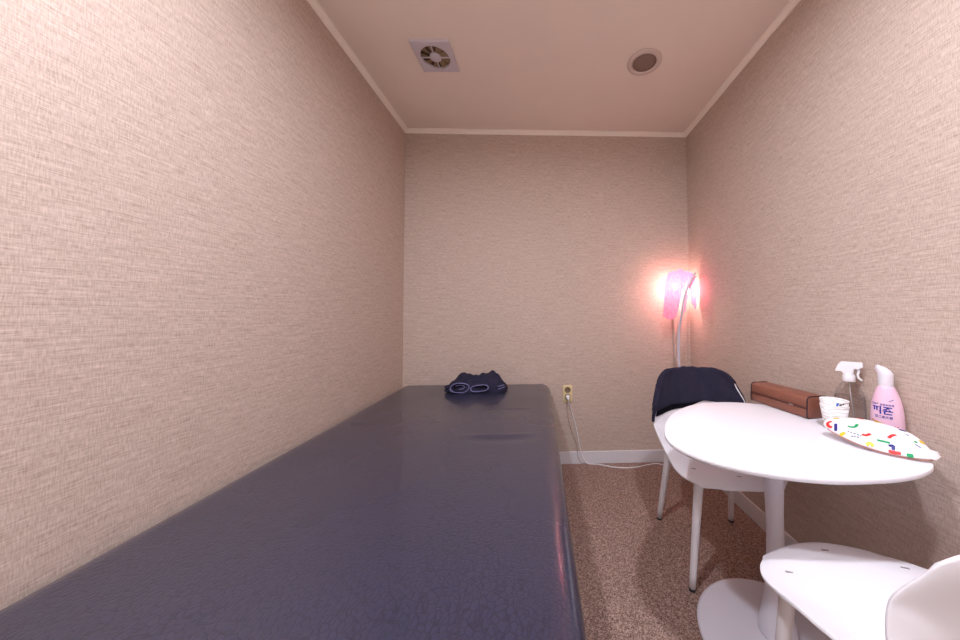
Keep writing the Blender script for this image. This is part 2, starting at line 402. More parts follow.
# ------------------------------------------------------------------ wall socket and cord
IVORY = mat('ivory_plastic', (226, 208, 158), 0.4); SOCK = mat('socket_inner', (120, 104, 80), 0.5); HOLE = mat('socket_hole', (30, 26, 22), 0.7)
so = thing('wall_socket', 'ivory double wall socket low on the far wall', 'socket', (0.205, YF, 0.50))
def plate():
    b = MB().rbox(0, -0.004, 0, 0.068, 0.008, 0.118, 0.003); return b
plate().build('cover_plate', IVORY, so)
for dz in (0.026, -0.024):
    def yl(prof):
        b = MB(); b.lathe(prof, 28); b.v = [(x, -z, y + dz) for x, y, z in b.v]; return b
    yl([(0.0215, 0.008), (0.0215, 0.0105), (0.0185, 0.0105), (0.0180, 0.0085), (0.0005, 0.0083)]).build('socket_well', SOCK, so)
    for dx in (-0.0095, 0.0095): MB().sphere((dx, -0.0087, dz), 0.0032, (1, .2, 1), 12, 8).build('pin_hole', HOLE, so)
CORD = mat('white_cord', (240, 236, 238), 0.4)
pl = thing('extension_lead', 'thin white cord plugged into the ivory socket, running along the far baseboard', 'cord', (0.205, YF - 0.0095, 0.476))
b = MB(); b.lathe([(0.0165, 0.0), (0.0165, 0.016), (0.012, 0.024), (0.006, 0.028)], 24); b.v = [(x, -z, y) for x, y, z in b.v]; b.build('plug_body', WHITEP, pl)
pts = [(0.205, YF - 0.034, 0.474), (0.208, YF - 0.042, 0.462), (0.212, YF - 0.032, 0.44), (0.225, YF - 0.016, 0.40), (0.245, YF - 0.010, 0.33), (0.268, YF - 0.010, 0.24), (0.286, YF - 0.012, 0.14), (0.300, YF - 0.015, 0.075), (0.325, YF - 0.018, 0.022), (0.355, YF - 0.022, 0.006), (0.42, YF - 0.03, 0.004),
       (0.47, 2.205, 0.004), (0.52, 2.184, 0.004), (0.60, 2.172, 0.004), (0.68, 2.180, 0.004), (0.76, 2.205, 0.004), (0.83, 2.222, 0.004), (0.872, 2.205, 0.004)]
MB().tube([Vector(p) - Vector((0.205, YF - 0.0095, 0.476)) for p in spline(pts, 8)], 0.0036, 10).build('cord_wire', CORD, pl)
pts = [(0.198, YF - 0.012, 0.44), (0.200, YF - 0.006, 0.38), (0.212, YF - 0.005, 0.30), (0.235, YF - 0.005, 0.22), (0.262, YF - 0.005, 0.15), (0.272, YF - 0.010, 0.09), (0.280, YF - 0.013, 0.04), (0.305, YF - 0.014, 0.008), (0.35, YF - 0.014, 0.004)]  # tan strand modelled along the white cord's shadow on the wall
tag(MB().tube(spline(pts, 8), 0.0016, 8).build('cord_shadow', mat('cord_shadow_tan', (150, 128, 118), 0.6)), 'thin tan strand standing in for the cord shadow on the wall below the ivory socket', 'cord')

# ------------------------------------------------------------------ chairs
SHELL = mat('white_shell', (236, 233, 238), 0.42, 0.5); LEGM = mat('white_leg', (232, 226, 230), 0.4); DARK = mat('dark_rubber', (46, 42, 46), 0.7)
SLOT = mat('screw_slot', (150, 142, 144), 0.5, metal=0.2)
# profile from the front lip to the top of the back: (t, y, z); canonical chair faces -y
PR = [(0.00, -.280, .424), (0.05, -.267, .436), (0.12, -.234, .445), (0.25, -.150, .449), (0.38, -.045, .445), (0.48, .045, .442), (0.55, .110, .452), (0.61, .155, .480), (0.67, .180, .530), (0.76, .198, .615), (0.88, .214, .695), (1.0, .229, .775)]
WD = [(0.0, .095), (0.05, .120), (0.10, .154), (0.18, .196), (0.25, .218), (0.36, .228), (0.48, .230), (0.58, .229), (0.68, .226), (0.76, .219), (0.84, .207), (0.92, .196), (1.0, .178)]
UFR = mat('grey_under_frame', (120, 114, 118), 0.6)
def sm(tab, t, k):
    # smooth interpolation
    xs = [a[0] for a in tab]; i = 0
    while i < len(xs) - 2 and t > xs[i + 1]: i += 1
    p0 = tab[max(i - 1, 0)][k]; p1 = tab[i][k]; p2 = tab[i + 1][k]; p3 = tab[min(i + 2, len(tab) - 1)][k]
    u = (t - xs[i]) / (xs[i + 1] - xs[i]); m1 = (p2 - p0) / 2; m2 = (p3 - p1) / 2
    return (2 * u ** 3 - 3 * u ** 2 + 1) * p1 + (u ** 3 - 2 * u ** 2 + u) * m1 + (-2 * u ** 3 + 3 * u ** 2) * p2 + (u ** 3 - u ** 2) * m2
def shell_pt(s, t):
    a = abs(s)
    front = 0.09 * a ** 2.4; back = 0.045 * a ** 3.2 + 0.045 * a ** 12
    if t < 0.45: T_ = t + front * (1 - t / 0.45)
    else: T_ = t - back * ((t - 0.45) / 0.55)
    y = sm(PR, T_, 1); z = sm(PR, T_, 2); wd = sm([(q[0], 0, q[1]) for q in WD], T_, 2)
    k = smoothstep(0.10, 0.62, T_)                   # how strongly the sides curl
    c = smoothstep(0.5, 0.80, T_)
    z += 0.070 * smoothstep(0.20, 0.60, T_) * (1 - c) * a ** 2.4 - 0.024 * (1 - smoothstep(.1, .42, T_)) * a ** 2.2
    y -= (0.090 * c * (1 - 0.30 * smoothstep(.78, .96, T_)) + 0.02 * k * (1 - c)) * a ** 2.2
    x = s * wd * (1 - 0.05 * smoothstep(.86, 1, t) * a ** 6)
    return Vector((x, y, z))
def shell_frame(s, t):
    e = 0.004; p = shell_pt(s, t); du = shell_pt(min(1, s + e), t) - shell_pt(max(-1, s - e), t); dv = shell_pt(s, min(1, t + e)) - shell_pt(s, max(0, t - e))
    return p, du.cross(dv).normalized()              # normal: up on the seat, forward on the back
def chair(label, loc, rz):
    t = thing('shell_chair', label, 'chair', loc, rz, 'white shell chairs at the table')
    rows = [[shell_pt(math.sin((-1 + 2 * i / 44) * math.pi / 2) * .5 + (-1 + 2 * i / 44) * .5, j / 72) for i in range(45)] for j in range(73)]
    o = MB().grid(rows).build('seat_shell', SHELL, t)
    sd = o.modifiers.new('thick', 'SOLIDIFY'); sd.thickness = 0.009; sd.offset = 0
    bv = o.modifiers.new('round', 'BEVEL'); bv.width = 0.0035; bv.segments = 3; bv.limit_method = 'ANGLE'; bv.angle_limit = math.radians(50)
    for (x, y) in ((0, -.228), (-.147, -.168), (.147, -.168)):
        best = min((shell_pt(math.copysign(m_ / 60, x), k / 120) for k in range(0, 60) for m_ in range(0, 61)), key=lambda q: (q.x - x) ** 2 + (q.y - y) ** 2)
        b = MB(); b.rbox(x, y, best.z + 0.0046, 0.017, 0.005, 0.0016, 0.0006, 2, mtx=Matrix.Rotation(math.radians(-12 if x == 0 else -20), 4, 'Z')); b.build('screw_slot', SLOT, t)
    for sx, sy in ((-1, -1), (1, -1), (-1, 1), (1, 1)):
        foot = Vector((sx * (.176 if sy < 0 else .182), -.205 if sy < 0 else .215, 0.004)); top = Vector((sx * (.132 if sy < 0 else .150), -.185 if sy < 0 else .120, .424))
        if sy < 0: top.z = 0.428
        pts = [foot + (top - foot) * (k / 8) for k in range(9)]
        lg = MB().tube(pts, [0.0120 + 0.0065 * (k / 8) for k in range(9)], 20).build('leg', LEGM, t)
        f = MB(); d = (top - foot).normalized(); f.tube([foot - Vector((0, 0, .004)), foot + d * 0.006], 0.0126, 16); f.build('leg_foot', DARK, lg)
    b = MB()
    for sy, yy in ((-1, -.180), (1, .115)): b.rbox(0, yy, 0.424, 0.27, 0.03, 0.012, 0.003)
    for sx in (-1, 1): b.rbox(sx * .13, -.03, 0.422, 0.025, 0.30, 0.012, 0.003)
    b.build('under_frame', UFR, t)
    return t
ch_far = chair('white shell chair facing the camera behind the table, navy garment over its back', (0.787, 1.413, 0), math.radians(-5.5))
ch_near = chair('white shell chair nearest the camera, back turned, seat tucked under the table', (0.755, 0.590, 0), math.radians(180))

# navy garment over the far chair's back
KNIT = mat('navy_fleece', (46, 43, 60), 0.95, 0.15, noise=0.3, nscale=90, bump=0.6, bscale=350)
gv = thing('draped_garment', 'dark navy garment draped over the backrest of the far white chair', 'clothing', (0.787, 1.413, 0), math.radians(-5.5))
def drape():
    rows = []; ns = 44
    def S_(k): return -1.035 + 2.035 * k / ns
    path = [('f', j / 18) for j in range(19)] + [('o', j / 7) for j in range(1, 7)] + [('b', 1.0 - 0.34 * j / 14) for j in range(15)]
    for kind, u in path:
        row = []
        for i in range(ns + 1):
            s = S_(i); off = 0.010 + 0.0022 * math.sin(s * 9 + u * 5) + 0.0012 * math.sin(s * 23)
            if kind == 'o':
                p, n = shell_frame(s, 1.0); up = Vector((0, 0.1, 1)).normalized(); a = math.pi * u
                q = p + n * math.cos(a) * off + up * math.sin(a) * (off + 0.003)
            else:
                t_ = u
                if kind == 'f': h0 = t_of_z(s, hem_z(s)); t_ = h0 + (1 - h0) * u
                p, n = shell_frame(s, t_); q = p + n * (off if kind == 'f' else -off)
            row.append(q)
        rows.append(row)
    return rows
def hem_z(s): return 0.596 + 0.018 * (s + 1) + 0.004 * math.sin(s * 8)
def t_of_z(s, z):
    lo, hi = .55, 1.0
    for _ in range(24):
        m_ = (lo + hi) / 2
        if shell_pt(s, m_).z < z: lo = m_
        else: hi = m_
    return lo
R_ = drape()
o = MB().grid(R_).build('draped_cloth', KNIT, gv)
sd = o.modifiers.new('t', 'SOLIDIFY'); sd.thickness = 0.006; sd.offset = 0
# side fold wrapping the left wing and the darker lining under the hem
rows = []
for j in range(17):
    u = t_of_z(-1, .615) + (1.0 - t_of_z(-1, .615)) * j / 16; row = []
    pf, nf = shell_frame(-1, u); pb = pf - nf * 0.011; pe = pf + Vector((-0.016, -0.004, 0))
    for a in range(7):
        th = math.pi * a / 6; row.append(pf + nf * 0.0125 * math.cos(th) + Vector((-0.010, -0.002, 0)) * math.sin(th))
    rows.append(row)
o = MB().grid(rows).build('side_fold', KNIT, gv); sd = o.modifiers.new('t', 'SOLIDIFY'); sd.thickness = 0.005; sd.offset = 0
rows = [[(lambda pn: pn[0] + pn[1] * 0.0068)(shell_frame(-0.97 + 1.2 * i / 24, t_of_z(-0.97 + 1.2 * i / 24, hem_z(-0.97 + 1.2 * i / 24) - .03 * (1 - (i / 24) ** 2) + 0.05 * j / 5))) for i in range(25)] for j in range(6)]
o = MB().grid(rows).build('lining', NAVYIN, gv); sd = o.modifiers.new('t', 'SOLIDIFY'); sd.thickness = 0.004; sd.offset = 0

# ------------------------------------------------------------------ table
TOPM = mat('white_laminate', (240, 238, 244), 0.38, 0.5); TBASE = mat('white_enamel', (226, 222, 232), 0.3, 0.5)
TZ = 0.690
tb = thing('pedestal_table', 'round white pedestal table against the right wall', 'table', (0.775, 1.035, 0))
def tabletop():
    n = 120; cx, cy = 0.75 - 0.775, 1.01 - 1.035
    K = [(-157, .364), (-145, .350), (-132, .328), (-116, .309), (-100, .300), (-82, .300), (-62, .322), (-44, .350), (-20, .358), (0, .354), (25, .352), (50, .348), (77, .337), (101, .320), (128, .301), (150, .303), (172, .326), (190, .362)]
    K = [(a - 360, r) for a, r in K] + K + [(a + 360, r) for a, r in K]
    def rad(a): return sm([(q[0], 0, q[1]) for q in K], a, 2)
    RR = [rad(-180 + 360 * i / n) for i in range(n)]
    for _ in range(3): RR = [(RR[i - 1] + 2 * RR[i] + RR[(i + 1) % n]) / 4 for i in range(n)]
    def ring(d, z):
        return [(cx + (RR[i] - d) * math.cos(math.radians(-180 + 360 * i / n)), cy + (RR[i] - d) * math.sin(math.radians(-180 + 360 * i / n)), z) for i in range(n)]
    rows = [ring(0.05, TZ - 0.020), ring(0.012, TZ - 0.019), ring(0.004, TZ - 0.014), ring(0.0, TZ - 0.009), ring(0.0, TZ - 0.003), ring(0.0012, TZ - 0.0008), ring(0.004, TZ), ring(0.05, TZ)]
    m = MB().grid(rows, closed=True); m.add(rows[0], [tuple(range(n))[::-1]]); m.add(rows[-1], [tuple(range(n))]); return m
sharp(tabletop().build('tabletop', TOPM, tb), 40)
MB().lathe([(0.125, 0.6685), (0.123, 0.661), (0.060, 0.652), (0.042, 0.63), (0.035, 0.58), (0.029, 0.50), (0.0255, 0.42), (0.0250, 0.33), (0.0270, 0.25), (0.032, 0.18), (0.039, 0.12), (0.047, 0.075), (0.053, 0.045), (0.056, 0.026), (0.056, 0.0165)], 40, c=(0.014, 0.005, 0)).build('pedestal_column', TBASE, tb)
MB().lathe([(0.240, 0.0), (0.245, 0.003), (0.244, 0.007), (0.235, 0.0105), (0.15, 0.015), (0.064, 0.019)], 72, c=(0.005, -0.015, 0)).build('base_disc', TBASE, tb)

# ------------------------------------------------------------------ things on the table
LEATHER = mat('brown_leather', (134, 84, 68), 0.45, 0.4, noise=0.12, nscale=25, bump=0.25, bscale=420)
LEATHD = mat('dark_piping', (46, 28, 34), 0.5)
cs = thing('leather_case', 'long brown leather case with dark piping at the back of the table', 'case', (0.998, 1.235, TZ + 0.0005), math.radians(9))
CW, CL_, CH_ = 0.094, 0.245, 0.080
def sec(sc=1.0):
    pts = []; r = 0.014
    for (cx, cz, a0) in ((CW / 2 - r, r, -90), (CW / 2 - r, CH_ - r, 0), (-CW / 2 + r + .004, CH_ - r, 90), (-CW / 2 + r, r, 180)):
        for k in range(6):
            a = math.radians(a0 + 90 * k / 5); pts.append(((cx + r * math.cos(a)) * sc, (cz - CH_ / 2 + r * math.sin(a)) * sc + CH_ / 2))
    return pts
rows = []
for y, k in ((-CL_ / 2 - .004, .80), (-CL_ / 2 - .002, .93), (-CL_ / 2, .985), (-CL_ / 2 + .004, 1.0), (CL_ / 2 - .004, 1.0), (CL_ / 2, .985), (CL_ / 2 + .002, .93), (CL_ / 2 + .004, .80)):
    rows.append([(x, y, z) for x, z in sec(k)])
b = MB().grid(rows, closed=True); b.add(rows[0], [tuple(range(24))]); b.add(rows[-1], [tuple(range(24))]); b.build('case_body', LEATHER, cs)
for y in (-CL_ / 2, CL_ / 2):
    r = [(x, y, z) for x, z in sec(1.0)]; MB().tube([(p[0], p[1], max(.0025, p[2])) for p in r] + [(r[0][0], r[0][1], .0025)], 0.0022, 8, cap=False).build('piping', LEATHD, cs)
b = MB(); b.rbox(-CW / 2 - .0002, 0.0, 0.0375, 0.003, CL_ - .006, 0.0022, 0.0008, 2); b.build('zip_seam', LEATHD, cs)
b = MB(); b.rbox(-CW / 2 - .0003, 0.0, 0.0475, 0.0035, CL_ - .008, 0.0026, 0.001, 2); b.build('stitched_edge', LEATHER, cs)
b = MB(); b.rbox(-CW / 2 - .0035, -0.066, 0.0385, 0.003, 0.016, 0.004, 0.001, 2); b.build('zip_pull', mat('nickel', (190, 180, 175), 0.3, metal=0.9), cs)

PAPER = mat('white_paper', (236, 234, 232), 0.7); BLUE = mat('blue_print', (52, 110, 214), 0.6); INK = mat('dark_print', (36, 34, 44), 0.6)
def cup_mat():
    m = mat('crinkled_paper', (238, 236, 234), 0.75); nt = m.node_tree; b = nt.nodes['Principled BSDF']
    wv = nt.nodes.new('ShaderNodeTexWave'); wv.inputs['Scale'].default_value = 22; wv.inputs['Distortion'].default_value = 9; wv.inputs['Detail'].default_value = 2; wv.bands_direction = 'Z'
    tc = nt.nodes['Texture Coordinate']; nt.links.new(tc.outputs['Object'], wv.inputs['Vector'])
    cr = nt.nodes.new('ShaderNodeValToRGB'); cr.color_ramp.elements[0].color = lin((206, 204, 204)); cr.color_ramp.elements[1].color = lin((242, 240, 238)); cr.color_ramp.elements[1].position = 0.35
    nt.links.new(wv.outputs['Fac'], cr.inputs[0]); nt.links.new(cr.outputs[0], b.inputs['Base Color'])
    return m
CUPM = cup_mat()
def cup(loc, label, printed):
    t = thing('paper_cup', label, 'paper cup', loc, 0, 'nested white paper cups')
    h = 0.078; MB().lathe([(0.0265, 0.0), (0.0370, h), (0.0358, h), (0.0255, 0.004), (0.0005, 0.004)], 36).build('cup_wall', CUPM, t)
    rr = [(0.0368 * math.cos(2 * math.pi * k / 36), 0.0368 * math.sin(2 * math.pi * k / 36), h) for k in range(37)]
    MB().tube(rr, 0.0011, 8, cap=False).build('cup_rim', PAPER, t)
    if printed:
        def patch(a0, a1, z0, z1, mt, name='printed_mark'):
            rows = [[((0.0265 + .0105 * z / h + .0006) * math.cos(a), (0.0265 + .0105 * z / h + .0006) * math.sin(a), z) for a in [a0 + (a1 - a0) * k / 6 + (z - z0) * 8 for k in range(7)]] for z in (z0, (z0 + z1) / 2, z1)]
            MB().grid(rows).build(name, mt, t)
        A0 = math.atan2(-1.013, -0.984)
        patch(A0 + .10, A0 + .26, .066, .076, BLUE); patch(A0 + .34, A0 + .52, .068, .073, INK); patch(A0 + .56, A0 + .70, .071, .075, INK)
    return t
cup((0.984, 1.013, TZ + 0.0005), 'lower white paper cup of the nested pair beside the spray bottle', False)
cup((0.984, 1.013, TZ + 0.0190), 'upper white paper cup of the nested pair, small blue and black print at its rim', True)

def clear_plastic(name, tint, gloss=0.06):
    m = bpy.data.materials.new(name); m.use_nodes = True; nt = m.node_tree; nt.nodes.clear(); N = nt.nodes.new; L = nt.links.new
    o = N('ShaderNodeOutputMaterial'); mx = N('ShaderNodeMixShader'); tr = N('ShaderNodeBsdfTransparent'); gl = N('ShaderNodeBsdfGlossy')
    lw = N('ShaderNodeLayerWeight'); lw.inputs[0].default_value = 0.2; mu = N('ShaderNodeMath'); mu.operation = 'MULTIPLY'; mu.inputs[1].default_value = 0.35; L(lw.outputs['Fresnel'], mu.inputs[0])
    ns = N('ShaderNodeTexNoise'); ns.inputs['Scale'].default_value = 30; ad = N('ShaderNodeMapRange'); ad.inputs[3].default_value = gloss * .5; ad.inputs[4].default_value = gloss * 1.6
    L(ns.outputs['Fac'], ad.inputs[0]); L(ad.outputs[0], gl.inputs['Roughness'])
    tr.inputs[0].default_value = tint + (1,); gl.inputs[0].default_value = (.9, .9, .92, 1)
    L(mu.outputs[0], mx.inputs[0]); L(tr.outputs[0], mx.inputs[1]); L(gl.outputs[0], mx.inputs[2]); L(mx.outputs[0], o.inputs[0]); return m
CLEAR = clear_plastic('clear_bottle_plastic', (.97, .97, .975)); WATER = clear_plastic('clear_liquid', (.93, .915, .91), .02)
sb = thing('spray_bottle', 'clear spray bottle half filled with liquid, white trigger head, behind the paper cups', 'bottle', (1.068, 1.042, TZ + 0.0005), math.radians(-52))
prof = [(0.036, 0.0), (0.040, 0.003), (0.0415, 0.010), (0.0418, 0.050), (0.0416, 0.085), (0.0395, 0.102), (0.034, 0.120), (0.026, 0.136), (0.018, 0.148), (0.0135, 0.153), (0.0135, 0.162)]
MB().lathe(prof, 40).build('bottle_body', CLEAR, sb)
MB().lathe([(0.034, 0.003), (0.039, 0.006), (0.0402, 0.012), (0.0404, 0.05), (0.0402, 0.084), (0.0388, 0.100), (0.0005, 0.1001)], 40).build('liquid', WATER, sb)
MB().tube([(0.0, 0, 0.16), (0.004, 0, 0.09), (0.012, 0, 0.012)], 0.0014, 8).build('dip_tube', mat('tube_plastic', (190, 184, 182), 0.3), sb)
b = MB(); b.lathe([(0.0155, 0.150), (0.0165, 0.153), (0.0165, 0.170), (0.0135, 0.175), (0.0125, 0.180)], 28); b.build('collar', WHITEP, sb)
# trigger head, profile in the xz plane extruded in y; nozzle to local +x
def extrude(poly, hw, name, mt, par, bev=0.002):
    n = len(poly); v = [(x, -hw, z) for x, z in poly] + [(x, hw, z) for x, z in poly]
    f = [(i, (i + 1) % n, n + (i + 1) % n, n + i) for i in range(n)] + [tuple(range(n))[::-1], tuple(range(n, 2 * n))]
    o = mesh(name, v, f, mt, par, smooth=False); bv = o.modifiers.new('b', 'BEVEL'); bv.width = bev; bv.segments = 3; bv.limit_method = 'ANGLE'; bv.angle_limit = .5
    return o
extrude([(-.034, .183), (-.026, .206), (-.018, .216), (.030, .218), (.036, .215), (.037, .203), (.028, .197), (.014, .194), (.0125, .176), (-.0125, .176), (-.018, .184)], .012, 'spray_head', WHITEP, sb)
extrude([(.018, .197), (.027, .199), (.029, .188), (.026, .176), (.027, .166), (.034, .158), (.030, .156), (.022, .164), (.020, .176), (.022, .188)], .006, 'trigger', WHITEP, sb, .001)

PINK = mat('pink_bottle_plastic', (240, 200, 222), 0.3, 0.5, sub=0.2); CAPM = mat('translucent_cap', (236, 232, 240), 0.3, sub=0.3)
LBLUE = mat('label_navy', (36, 44, 150), 0.5); LRED = mat('label_red', (206, 66, 110), 0.5); LGOLD = mat('label_gold', (196, 150, 60), 0.4)
PTH = math.radians(-57)
pb = thing('softener_bottle', 'pink bottle with a white cap and blue lettering against the right wall', 'bottle', (1.071, 0.930, TZ + 0.0005), PTH)
PBP = [(0.030, 0.0), (0.0345, 0.003), (0.0362, 0.012), (0.0370, 0.04), (0.0368, 0.065), (0.0355, 0.088), (0.0330, 0.108), (0.0290, 0.127), (0.0240, 0.143), (0.0195, 0.155), (0.0165, 0.162)]
PB_R = 0.78
rows = []
for r, z in PBP:
    k = PB_R + (1 - PB_R) * smoothstep(0.12, 0.16, z)
    rows.append([(r * math.cos(2 * math.pi * i / 48), r * k * math.sin(2 * math.pi * i / 48), z) for i in range(48)])
b = MB().grid(rows, closed=True); b.add(rows[0], [tuple(range(48))[::-1]]); b.add(rows[-1], [tuple(range(48))]); b.build('bottle_body', PINK, pb)
rows = []
for r, z, tl in [(0.0165, 0.160, 0), (0.0172, 0.163, 0), (0.0172, 0.194, 0), (0.0182, 0.200, .08), (0.0178, 0.208, .30), (0.0155, 0.215, .40), (0.011, 0.2185, .45), (0.0005, 0.2195, .45)]:
    rows.append([((r * (1 + (0.012 if i % 2 else 0) * (z < .2))) * math.cos(2 * math.pi * i / 56) - tl * .012, r * math.sin(2 * math.pi * i / 56), z - tl * (math.cos(2 * math.pi * i / 56)) * .02 * r / .02) for i in range(56)])
b = MB().grid(rows, closed=True); b.sphere((-.0155, 0, 0.212), 0.0065, (1.15, 1.1, 1.3)); b.build('cap', CAPM, pb)
def front_y(x, z):
    r = interp([(a[1], a[0]) for a in PBP], z); k = PB_R + (1 - PB_R) * smoothstep(0.12, 0.16, z)
    return -r * k * math.sqrt(max(0.0001, 1 - (x / r) ** 2)) - 0.0006
def bottle_text(txt, cx, cz, size, mt, name, sh=0.0):
    cu = bpy.data.curves.new('t', 'FONT'); cu.body = txt; cu.size = size; cu.align_x = 'CENTER'; cu.align_y = 'CENTER'; cu.offset = size * 0.03; cu.shear = sh
    to = bpy.data.objects.new('t', cu); COL.objects.link(to)
    bpy.context.view_layer.update(); dg = bpy.context.evaluated_depsgraph_get()
    me = bpy.data.meshes.new_from_object(to.evaluated_get(dg)); bpy.data.objects.remove(to)
    bm = bmesh.new(); bm.from_mesh(me); bmesh.ops.triangulate(bm, faces=bm.faces); bmesh.ops.subdivide_edges(bm, edges=[e for e in bm.edges if e.calc_length() > .004], cuts=2)
    for v in bm.verts:
        x, z = v.co.x + cx, v.co.y + cz; v.co = Vector((x, front_y(x, z), z))
    bm.to_mesh(me); bm.free(); me.materials.clear(); me.materials.append(mt); me.name = name
    o = bpy.data.objects.new(name, me); COL.objects.link(o); o.parent = pb; return o
bottle_text('\ud53c\uc8e4', -0.006, 0.088, 0.025, LBLUE, 'brand_lettering')
bottle_text('\uace0\ub18d\ucd95 \uc12c\uc720\uc720\uc5f0\uc81c', -0.006, 0.106, 0.0064, LBLUE, 'small_lettering')
bottle_text('\ud551\ud06c\ub85c\uc988\ud5a5', -0.004, 0.069, 0.0085, LBLUE, 'small_lettering')
def strokes(segs, rad, mt, name):
    b = MB()
    for s in segs: b.tube([(x, front_y(x, z) + .0003, z) for x, z in s], rad, 6, flat=1)
    return b.build(name, mt, pb)
strokes([[(-.030, .056), (-.020, .053), (-.006, .050)]], .0018, LGOLD, 'gold_flash')
strokes([[(.003, .047), (.006, .043), (.010, .047), (.014, .042), (.018, .046), (.022, .043), (.025, .046)]], .0016, LRED, 'red_script')
strokes([[(.008, .118), (.013, .121), (.017, .124)]], .0009, LBLUE, 'small_lettering')

# wipes pack: a soft pouch leaning on the cups and bottles
PA = Vector((.90, .945, .727)); PRt = Vector((1.012, .772, .703)); PBk = Vector((1.0, .925, .752))
pn = (PRt - PA).cross(PBk - PA).normalized()
pL = (PRt - PA).normalized(); pM = pn.cross(pL)
WIPE = mat('wipes_film', (240, 238, 240), 0.3, 0.5, bump=0.5, bscale=45)
WY = mat('wipes_yellow', (250, 194, 30), 0.4); WR = mat('wipes_red', (232, 56, 52), 0.4); WN = mat('wipes_navy', (38, 38, 130), 0.4); WG = mat('wipes_green', (30, 168, 106), 0.4); WI = mat('wipes_ink', (72, 78, 130), 0.5)
wp = thing('wipes_pack', 'white wet wipes pouch with multicoloured confetti marks at the right edge of the table', 'wipes pack', PA)
OUT = [(-.0149, -.0008), (.0111, -.019), (.043, -.0307), (.0761, -.037), (.1155, -.0365), (.1596, -.0262), (.1966, -.0099), (.208, .0068), (.1975, .0293), (.1715, .0619), (.1458, .0758), (.1061, .0797), (.0582, .0753), (.0128, .0528), (-.0115, .0338)]
oc = Vector((sum(a for a, _ in OUT) / len(OUT), sum(b for _, b in OUT) / len(OUT), 0))
def closed_spline(P, n):
    k = len(P); out = []
    for i in range(k):
        a, b_, c, d = [Vector((*P[(i + q) % k], 0)) for q in (-1, 0, 1, 2)]
        for j in range(n):
            t = j / n; out.append(0.5 * ((2 * b_) + (c - a) * t + (2 * a - 5 * b_ + 4 * c - d) * t * t + (3 * b_ - a - 3 * c + d) * t ** 3))
    return out
OS = closed_spline(OUT, 5)
def wloc(u, v, h): return pL * u + pM * v + pn * h
RT = sorted((math.atan2(q.y - oc.y, q.x - oc.x), (q - oc).length) for q in OS)
RT = [(RT[-1][0] - 2 * math.pi, RT[-1][1])] + RT + [(RT[0][0] + 2 * math.pi, RT[0][1])]
def radial(u, v):
    d = Vector((u, v, 0)) - oc
    return 0 if d.length < 1e-6 else min(1, d.length / interp(RT, math.atan2(d.y, d.x)))
def thick(r): return 0.0125 * max(0, 1 - r ** 3.5) ** .7
def height(u, v): return thick(radial(u, v)) + 0.0011 * math.sin(u * 90 + v * 60) * (1 - radial(u, v) ** 6)
rows = []
for side in (1, -1):
    for k in ([1, .97, .92, .85, .75, .6, .4, .2, .02] if side > 0 else []):
        rows.append([wloc(*(oc + (q - oc) * k).to_2d(), height(*(oc + (q - oc) * k).to_2d())) for q in OS])
b = MB().grid(rows, closed=True)
rows = []
for k in [1, .97, .92, .85, .75, .6, .4, .2, .02]:
    rows.append([wloc(*(oc + (q - oc) * k).to_2d(), -0.75 * thick(k) * .6) for q in OS])
b.grid(rows, closed=True); POUCH = b
# crimped end seal
b = MB()
for k in range(7):
    a = [(.200, .024), (.213, .004)]; u0 = .203 + .0015 * (k % 2); v = -.006 + k * .0048
    b.add([wloc(.190, v, .0015), wloc(.190, v + .0048, .0015), wloc(.214 - .0016 * abs(k - 3) + .002 * (k % 2), v + .0048, .001), wloc(.214 - .0016 * abs(k - 3) + .002 * ((k + 1) % 2), v, .001)], [(0, 1, 2, 3)])
o = b.build('end_seal', WIPE, wp); sd = o.modifiers.new('t', 'SOLIDIFY'); sd.thickness = .001
MARKS = {'yellow_marks': (WY, .0036, [[(0.0016, 0.0318), (0.0143, 0.0385)], [(0.0857, 0.0700), (0.0928, 0.0770), (0.1000, 0.0775)], [(0.0317, -0.0283), (0.0407, -0.0177)], [(0.0886, -0.0350), (0.0942, -0.0283), (0.1028, -0.0328)], [(0.1770, 0.0500), (0.1835, 0.0380)]]),
 'red_marks': (WR, .0032, [[(0.0398, 0.0640), (0.0513, 0.0672), (0.0621, 0.0664)], [(0.0026, 0.0141), (-0.0045, 0.0032), (0.0004, -0.0076), (0.0093, -0.0096)], [(0.074, -0.0062), (0.0823, -0.0067), (0.0896, 0.005)], [(0.1234, 0.0114), (0.1279, 0.0248), (0.1351, 0.0315)], [(0.1301, -0.0300), (0.1405, -0.0280), (0.152, -0.0240)]]),
 'navy_marks': (WN, .0032, [[(0.0137, 0.0065), (0.0196, -0.0190)], [(0.1282, -0.0163), (0.1354, -0.0119), (0.1384, -0.0243)], [(0.1351, 0.065), (0.1480, 0.0700)]]),
 'green_marks': (WG, .0032, [[(0.0393, 0.0111), (0.0477, 0.011), (0.0556, 0.0182), (0.0569, 0.0303)], [(0.1049, -0.0115), (0.1181, -0.0072), (0.1292, -0.005)], [(0.1677, 0.0346), (0.1733, 0.0313)], [(0.162, -0.0230), (0.1731, -0.0183)]]),
 'small_print': (WI, .0015, [[(0.044, -0.0103), (0.0480, -0.0100)], [(.0500, -.0107), (0.0541, -0.0106)], [(0.0567, -0.0104), (.062, -.0112)], [(.0645, -.012), (.069, -.0128)], [(.071, -.013), (0.074, -0.0135)], [(0.0542, -0.0236), (.0585, -.0220)], [(.060, -.0222), (.064, -.0207)], [(.066, -.0208), (0.0707, -0.0189)], [(0.1501, 0.0502), (0.1563, 0.0515)], [(0.1702, 0.0216), (0.1819, 0.0158)]])}
MARKL = [WIPE]
